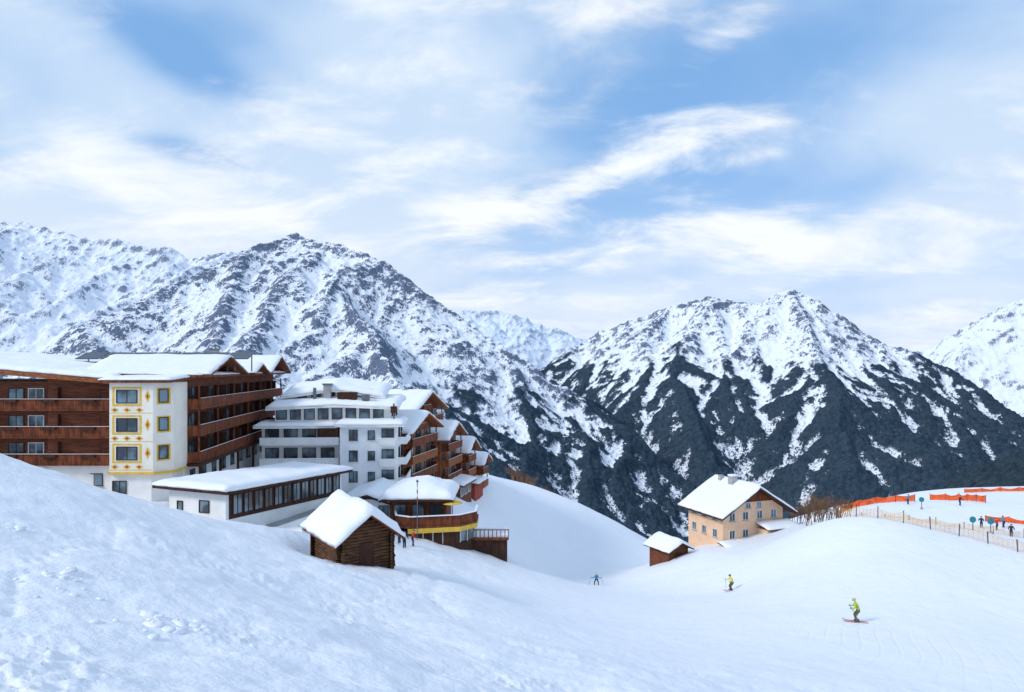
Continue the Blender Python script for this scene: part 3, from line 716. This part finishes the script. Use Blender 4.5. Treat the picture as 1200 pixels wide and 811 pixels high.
S2=lambda l:[(sight(u,0,d)[0],d) for u,d in l]
fence('snow_fence',S2([(985,84),(1010,80.5),(1060,77.5),(1110,75.5),(1160,73),(1230,69)]),2.6,1.2,'yellow_net',pr=.06)
fence('orange_safety_net',S2([(985,130),(1030,128),(1072,124)]),3,1.3,'orange_net')
fence('orange_safety_net',S2([(1090,140),(1120,135),(1155,124)]),3,1.4,'orange_net')
fence('snow_fence',S2([(1155,105),(1185,104),(1240,100)]),2.6,.9,'orange_net')
fence('snow_fence',S2([(1010,105),(1060,100),(1120,97),(1200,92)]),3.2,1.0,'yellow_net')
fence('orange_safety_net',S2([(1130,175),(1170,172),(1240,165)]),3.5,1.0,'orange_net')
def marker(x,y,col,name='ski_school_marker'):
    b=B(name,x,y,gh(x,y)); b.fr(x,y,gh(x,y),0)
    cyl(b,'pole','pole',0,0,-.3,1.6,.05); 
    n=14; vs=[(.42*math.cos(6.2832*i/n),yy,1.6+.42*math.sin(6.2832*i/n)) for yy in (-.06,.06) for i in range(n)]
    b.add('disc',col,vs,[tuple(range(n)),tuple(range(2*n-1,n-1,-1))]+[(i,(i+1)%n,(i+1)%n+n,i+n) for i in range(n)])
    cyl(b,'base','concrete',0,0,-.2,.25,.3,.2)
    b.finish()
for u,d,cl in ((1140,92,'teal'),(1161,88,'teal'),(1080,115,'teal')):
    marker(sight(u,0,d)[0],d,cl)
# ------------------------------------------------------------------ shrubs
def shrub(name,x,y,hgt,n,mat):
    b=B(name,x,y,gh(x,y)); b.fr(x,y,gh(x,y)-.1,0); rs=random.Random(int(x*13+y))
    def grow(p,d,l,r,k):
        q=p+d*l; beam(b,'branches',mat,p,q,r)
        if k==0: return
        for _ in range(3 if k>1 else 4):
            nd=(d+Vector((rs.uniform(-.6,.6),rs.uniform(-.6,.6),rs.uniform(-.1,.5)))).normalized()
            grow(p+(q-p)*rs.uniform(.5,1),nd,l*rs.uniform(.55,.85),r*.6,k-1)
    for i in range(n):
        a=rs.uniform(0,6.28); rad=rs.uniform(0,.5)*hgt*.5
        grow(Vector((rad*math.cos(a),rad*math.sin(a),0)),Vector((rs.uniform(-.3,.3),rs.uniform(-.3,.3),1)).normalized(),hgt*rs.uniform(.3,.5),.045,3)
    b.finish()
for u,d,hh in ((932,108,3.2),(939,104,3.2),(947,100,3.4),(955,104,3.8),(963,100,3.2),(971,104,3.8),(980,98,2.6),(948,112,4.4),(960,114,4.6),(972,114,4.4),(984,112,3.4),(995,115,3.4)):
    shrub('bare_shrub',sight(u,0,d)[0],d,hh,5,'twig' if int(u)%2 else 'twig_rust')
for u,d,hh in ((606,158,5),(614,160,5),(624,163,6),(634,165,6),(645,165,5)):
    shrub('bare_shrub',sight(u,0,d)[0],d,hh,6,'twig_rust')
# ------------------------------------------------------------------ people
def person(name,x,y,heading,J,jac,pan,skis=True,poles=True,ski_yaw=0,hat='helmet',zoff=0):
    z=gh(x,y)+zoff
    root=bpy.data.objects.new(name,None); COL.objects.link(root); root.location=(x,y,z); root.rotation_euler=(0,0,heading)
    names=['pelvis','waist','chest','neck','head','headtop']
    for sd in 'LR': names+=[sd+n for n in ('hip','knee','ankle','heel','toe','shoulder','elbow','wrist','palm')]
    rad=dict(pelvis=.16,waist=.15,chest=.18,neck=.06,head=.095,headtop=.07,hip=.12,knee=.085,ankle=.07,heel=.06,toe=.05,shoulder=.09,elbow=.07,wrist=.05,palm=.045)
    E=[('pelvis','waist'),('waist','chest'),('chest','neck'),('neck','head'),('head','headtop')]
    for sd in 'LR':
        E+=[('pelvis',sd+'hip'),(sd+'hip',sd+'knee'),(sd+'knee',sd+'ankle'),(sd+'ankle',sd+'heel'),(sd+'ankle',sd+'toe'),('chest',sd+'shoulder'),(sd+'shoulder',sd+'elbow'),(sd+'elbow',sd+'wrist'),(sd+'wrist',sd+'palm')]
    verts=[Vector(J[n]) for n in names]; radl=[rad[n] if n in rad else rad[n[1:]] for n in names]
    edges=[(names.index(a),names.index(b)) for a,b in E]; lab=list(names)
    for sd in 'LR':
        pi=names.index(sd+'palm'); pw=verts[pi]-verts[names.index(sd+'wrist')]; dn=pw.normalized(); side=dn.cross(Vector((0,0,1))).normalized()
        down=Vector((0,0,-1))
        for f in range(5):
            ln=(.05,.06,.065,.06,.05)[f]
            base=verts[pi]+side*(-.032+.016*f) if f<4 else verts[pi]-side*.04-dn*.03
            if f==4: ln=.045
            k1=base+dn*ln*.6; k2=k1+(dn*.2+down*.9)*ln*.6
            i0=len(verts); verts+=[base,k1,k2]; radl+=[.012,.011,.009]; lab+=[sd+'palm']*3
            edges+=[(pi,i0),(i0,i0+1),(i0+1,i0+2)]
    me=bpy.data.meshes.new('body'); me.from_pydata([tuple(v) for v in verts],edges,[])
    o=bpy.data.objects.new('body',me); COL.objects.link(o)
    md=o.modifiers.new('Skin','SKIN')
    try:
        sv=me.skin_vertices[0].data
        for i,r in enumerate(radl): sv[i].radius=(r,r)
        sv[0].use_root=True
    except Exception as ex: print('skin',ex)
    ss=o.modifiers.new('Sub','SUBSURF'); ss.levels=1; ss.render_levels=1
    dg=bpy.context.evaluated_depsgraph_get(); dg.update()
    m2=bpy.data.meshes.new_from_object(o.evaluated_get(dg)); o.modifiers.clear(); o.data=m2
    m2.materials.clear()
    for mm in (jac,pan,'skin','glove','helmet'): m2.materials.append(MATS[mm])
    segs=[]
    def L(n): return n[1:] if n[0] in 'LR' else n
    lowmap={'hip':1,'knee':1,'ankle':1,'heel':4,'toe':4,'palm':3,'head':2,'headtop':2}
    for a,b in edges:
        segs.append((verts[a],verts[b],lowmap.get(L(lab[b]),0)))
    for pl in m2.polygons:
        pl.use_smooth=True; best=1e9
        for a,b,mi in segs:
            d=b-a; t=max(0,min(1,(pl.center-a).dot(d)/max(d.length_squared,1e-9))); q=(pl.center-(a+d*t)).length
            if q<best: best=q; pl.material_index=mi
    o.parent=root
    b=B(name+'_gear'); b.o=(0,0,0); b.fr(0,0,0,0); bpy.data.objects.remove(b.root); b.root=root
    hc=Vector(J['head'])+Vector((0,.01,.05)); n=10; vs=[];fs=[]
    for i in range(6):
        ph=math.pi/2*i/5
        for j in range(n): vs.append((hc.x+.125*math.cos(ph)*math.cos(6.2832*j/n),hc.y+.14*math.cos(ph)*math.sin(6.2832*j/n),hc.z+.13*math.sin(ph)))
    for i in range(5):
        for j in range(n): fs.append((i*n+j,i*n+(j+1)%n,(i+1)*n+(j+1)%n,(i+1)*n+j))
    b.add('helmet',hat,vs,fs,True)
    b.box('goggles','goggles',hc.x-.085,hc.x+.085,hc.y+.08,hc.y+.135,hc.z-.04,hc.z+.03)
    b.box('nose','skin',hc.x-.015,hc.x+.015,hc.y+.09,hc.y+.125,hc.z-.09,hc.z-.04); b.box('mouth','red_paint',hc.x-.025,hc.x+.025,hc.y+.09,hc.y+.102,hc.z-.118,hc.z-.108)
    if skis:
        for sd in 'LR':
            ax,ay,az_=J[sd+'ankle']; zz=az_-.12
            pr=[(-.75,.0),(-.7,-.0),(.75,.0),(.9,.05),(.98,.14)]
            for (p0,h0),(p1,h1) in zip(pr[:-1],pr[1:]):
                w0=.05
                b.add('skis','ski',[(ax-w0,ay+p0,zz+h0),(ax+w0,ay+p0,zz+h0),(ax+w0,ay+p1,zz+h1),(ax-w0,ay+p1,zz+h1),(ax-w0,ay+p0,zz+h0+.025),(ax+w0,ay+p0,zz+h0+.025),(ax+w0,ay+p1,zz+h1+.025),(ax-w0,ay+p1,zz+h1+.025)],[(3,2,1,0),(4,5,6,7),(0,1,5,4),(1,2,6,5),(2,3,7,6),(3,0,4,7)])
            b.box('ski_boots','helmet',ax-.055,ax+.055,ay-.1,ay+.2,zz+.025,zz+.13)
            b.box('ski_bindings','metal_grey',ax-.05,ax+.05,ay-.17,ay-.1,zz+.025,zz+.09)
    if poles:
        for sd,dv in zip('LR',poles):
            hp=Vector(J[sd+'palm']); q=hp+Vector(dv); beam(b,'ski_poles','pole',hp+Vector((0,0,.1)),q,.014)
            cyl(b,'pole_baskets','pole',q.x,q.y,q.z+.03,q.z+.05,.05)
    b.finish()
def tuck(lean=.25,crouch=.15,arm=(.42,1.0),spread=.16):
    J={}; pz=.95-crouch
    J['pelvis']=(0,-.12-crouch*.4,pz); J['waist']=(0,-.06,pz+.17); J['chest']=(0,lean*.55,pz+.40); J['neck']=(0,lean*.85,pz+.56); J['head']=(0,lean*.95+.03,pz+.67); J['headtop']=(0,lean*.95+.03,pz+.76)
    for sd,s in (('L',-1),('R',1)):
        J[sd+'hip']=(s*.1,-.10-crouch*.4,pz-.06); J[sd+'knee']=(s*spread*.95,.14+crouch*.5,.50-crouch*.2); J[sd+'ankle']=(s*spread,-.02,.13); J[sd+'heel']=(s*spread,-.08,.07); J[sd+'toe']=(s*spread,.16,.07)
        J[sd+'shoulder']=(s*.19,lean*.6,pz+.46); J[sd+'elbow']=(s*.33,lean*.6+.08,pz+.20); J[sd+'wrist']=(s*arm[0]*.8,lean*.6+.30,pz+.16+.1*(arm[1]-1)); J[sd+'palm']=(s*arm[0]*.8,lean*.6+.38,pz+.17+.1*(arm[1]-1))
    return J
x,y,_=sight(1004,0,50); person('skier',x,y,math.radians(70),tuck(.14,.06),'jacket_lime','pants_olive',poles=((-.1,-.55,-.75),(.1,-.55,-.75)),hat='jacket_lime')
x,y,_=sight(857,0,73); J=tuck(.12,.06,(.6,1.4)); person('skier',x,y,math.radians(100),J,'jacket_yellow','pants_olive',poles=((-.15,-.2,-1.0),(.15,-.2,-1.0)))
x,y,_=sight(699,0,98); J=tuck(.1,.03,(.9,2.5),.28); person('skier',x,y,math.radians(170),J,'jacket_blue','pants_dark',poles=((-.3,.1,-1.0),(.3,.1,-1.0)),hat='jacket_yellow')
for i,(u,d,jc) in enumerate(((468,73,'jacket_red'),(474,72,'pants_dark'),(484,74,'jacket_red'),(1150,100,'pants_dark'),(1168,99,'jacket_red'),(1176,101,'jacket_blue'),(1185,92,'pants_dark'),(1125,118,'pants_dark'),(1064,120,'jacket_blue'))):
    x,y,_=sight(u,0,d); J=tuck(.05,.0,(.35,.3),.1)
    for sd in 'LR': J[sd+'knee']=(J[sd+'knee'][0],.03,.5)
    person('person',x,y,math.radians(150+60*i),J,jc,'pants_dark',skis=False,poles=None)
b=B('lamp_mast',-10.9,80,-20); b.fr(-10.9,78.6,0,0); cyl(b,'pole','metal_grey',0,0,-21,-13.2,.05); 
for i in range(4): cyl(b,'bands','red_paint' if i%2 else 'frame_white',0,0,-14.1-i*.4,-13.7-i*.4-.003,.07)
cyl(b,'lamp_head','metal_grey',0,0,-13.2,-12.95,.18,.1); b.finish()
b=B('snow_lumps',-8,14,0); b.fr(0,0,0,0); rs=random.Random(3)
def lump(x,y,r):
    z=gh(x,y); n1,n2=7,9; vs=[];fs=[]
    for i in range(n1+1):
        ph=math.pi*i/n1
        for j in range(n2):
            k=1+rs.uniform(-.18,.18); th=6.2832*j/n2
            vs.append((x+r*k*math.sin(ph)*math.cos(th),y+r*k*math.sin(ph)*math.sin(th),z+r*.45*k*math.cos(ph)))
    for i in range(n1):
        for j in range(n2): fs.append((i*n2+j,(i+1)*n2+j,(i+1)*n2+(j+1)%n2,i*n2+(j+1)%n2))
    b.add('lumps','snow',vs,fs,True)
for (u,d,n,sp) in ((65,19,14,.7),(85,18,7,.5),(175,17,20,1.0),(230,18,8,.8),(20,24,6,.7)):
    cx=sight(u,0,d)[0]
    for i in range(n): lump(cx+rs.gauss(0,sp*.6),d+rs.gauss(0,sp*.8),rs.uniform(.05,.24))
b.finish()
# ------------------------------------------------------------------ sun + sky
SEL=35; SAZ=-118
sun=bpy.data.lights.new('sun','SUN'); so=bpy.data.objects.new('sun',sun); COL.objects.link(so)
sun.energy=2.0; sun.angle=math.radians(12); sun.color=(1,.965,.91)
a0=math.radians(SAZ); e0=math.radians(SEL)
sd=Vector((math.sin(a0)*math.cos(e0),math.cos(a0)*math.cos(e0),math.sin(e0)))
so.rotation_euler=sd.to_track_quat('Z','Y').to_euler()
wd=bpy.data.worlds.new('World'); SC.world=wd; wd.use_nodes=True; t=NT(wd.node_tree); t.n.clear()
out=t.node('ShaderNodeOutputWorld'); sky=t.node('ShaderNodeTexSky',sky_type='NISHITA'); sky.sun_disc=False
sky.sun_elevation=e0; sky.sun_rotation=a0; sky.altitude=2000; sky.dust_density=.3
bgA=t.node('ShaderNodeBackground'); t.l.new(sky.outputs[0],bgA.inputs[0]); bgA.inputs[1].default_value=.15
tc=t.node('ShaderNodeTexCoord'); D=tc.outputs['Generated']; sx=t.node('ShaderNodeSeparateXYZ'); t.l.new(D,sx.inputs[0])
az_=t.m('ARCTAN2',sx.outputs[0],sx.outputs[1]); el=t.m('ARCSINE',sx.outputs[2])
zz=t.m('ADD',t.m('MAXIMUM',sx.outputs[2],0),.30)
cb=t.node('ShaderNodeCombineXYZ'); t.l.new(t.m('DIVIDE',sx.outputs[0],zz),cb.inputs[0]); t.l.new(t.m('DIVIDE',sx.outputs[1],zz),cb.inputs[1])
CPn=cb.outputs[0]
def blob(px,py,sx_,sy_,rot,amt,acc):
    a0=math.atan((px-600)/800); e0=math.atan((430-py)/800*math.cos(a0)); c,s=math.cos(rot),math.sin(rot)
    da=t.m('SUBTRACT',az_,a0); de=t.m('SUBTRACT',el,e0)
    p=t.m('MULTIPLY',t.m('ADD',t.m('MULTIPLY',da,c),t.m('MULTIPLY',de,s)),800/sx_)
    q=t.m('MULTIPLY',t.m('SUBTRACT',t.m('MULTIPLY',de,c),t.m('MULTIPLY',da,s)),800/sy_)
    g=t.m('EXPONENT',t.m('MULTIPLY',t.m('ADD',t.m('MULTIPLY',p,p),t.m('MULTIPLY',q,q)),-1))
    g=t.m('MULTIPLY',g,amt); return g if acc is None else t.m('ADD',acc,g)
nA=t.noise(t.mapping(CPn,(1,1,1),(0,0,.5),(3.1,1.7,0)),1.5,5,.52,.2)
nB0=t.noise(t.mapping(CPn,(.85,1.35,1),(0,0,.4),(7.3,2.2,0)),3.0,7,.6,.35)
nB=t.m('ADD',t.m('MULTIPLY',t.m('SUBTRACT',nB0,.5),1.6),.5)
acc=None
for bl in [(80,150,190,120,-.3,.28),(790,110,210,70,.25,-.22),(215,70,60,22,-.3,-.32),(228,180,60,14,-.15,-.35),(560,20,160,40,0,-.08),(830,245,250,38,.0,-.20),(1130,110,130,70,.2,.24),(330,250,200,60,0,.16),(150,15,120,20,0,-.18),(480,120,120,80,0,.16)]:
    acc=blob(*bl,acc)
cov=t.ss(t.m('ADD',nA,acc),.24,.66)
acc=None
for bl in [(655,222,135,26,.28,.34),(765,170,70,24,.35,.22),(545,243,40,15,0,.16),(845,45,55,22,.3,.22),(885,183,30,9,.1,.22),(60,180,170,60,-.2,.20),(760,290,360,28,0,.16),(640,340,150,34,.0,.20),(240,270,150,45,0,.14),(1080,345,110,12,0,-.25),(720,362,90,12,0,-.2),(1050,385,200,18,0,.14),(1050,300,200,18,0,.16)]:
    acc=blob(*bl,acc)
br=t.ss(t.m('ADD',t.m('ADD',nB,acc),t.m('MULTIPLY',t.m('SUBTRACT',nA,.5),.5)),.45,.92)
hz=t.m('SUBTRACT',1,t.ss(el,.03,.32))
veil=t.mix(cov,(.22,.46,.84),(.54,.68,.87))
cc=t.mix(br,veil,(.86,.90,.95))
cc=t.mix(t.m('MULTIPLY',hz,.5),cc,(.84,.87,.92))
bgB=t.node('ShaderNodeBackground'); t.l.new(cc,bgB.inputs[0]); bgB.inputs[1].default_value=1.12
cv=t.m('MAXIMUM',t.m('MAXIMUM',cov,br),hz)
cv=t.m('ADD',t.m('MULTIPLY',cv,.3),.7)
mx=t.node('ShaderNodeMixShader'); t.l.new(cv,mx.inputs[0]); t.l.new(bgA.outputs[0],mx.inputs[1]); t.l.new(bgB.outputs[0],mx.inputs[2]); t.l.new(mx.outputs[0],out.inputs[0])
wd.cycles.sampling_method='MANUAL'; wd.cycles.sample_map_resolution=256
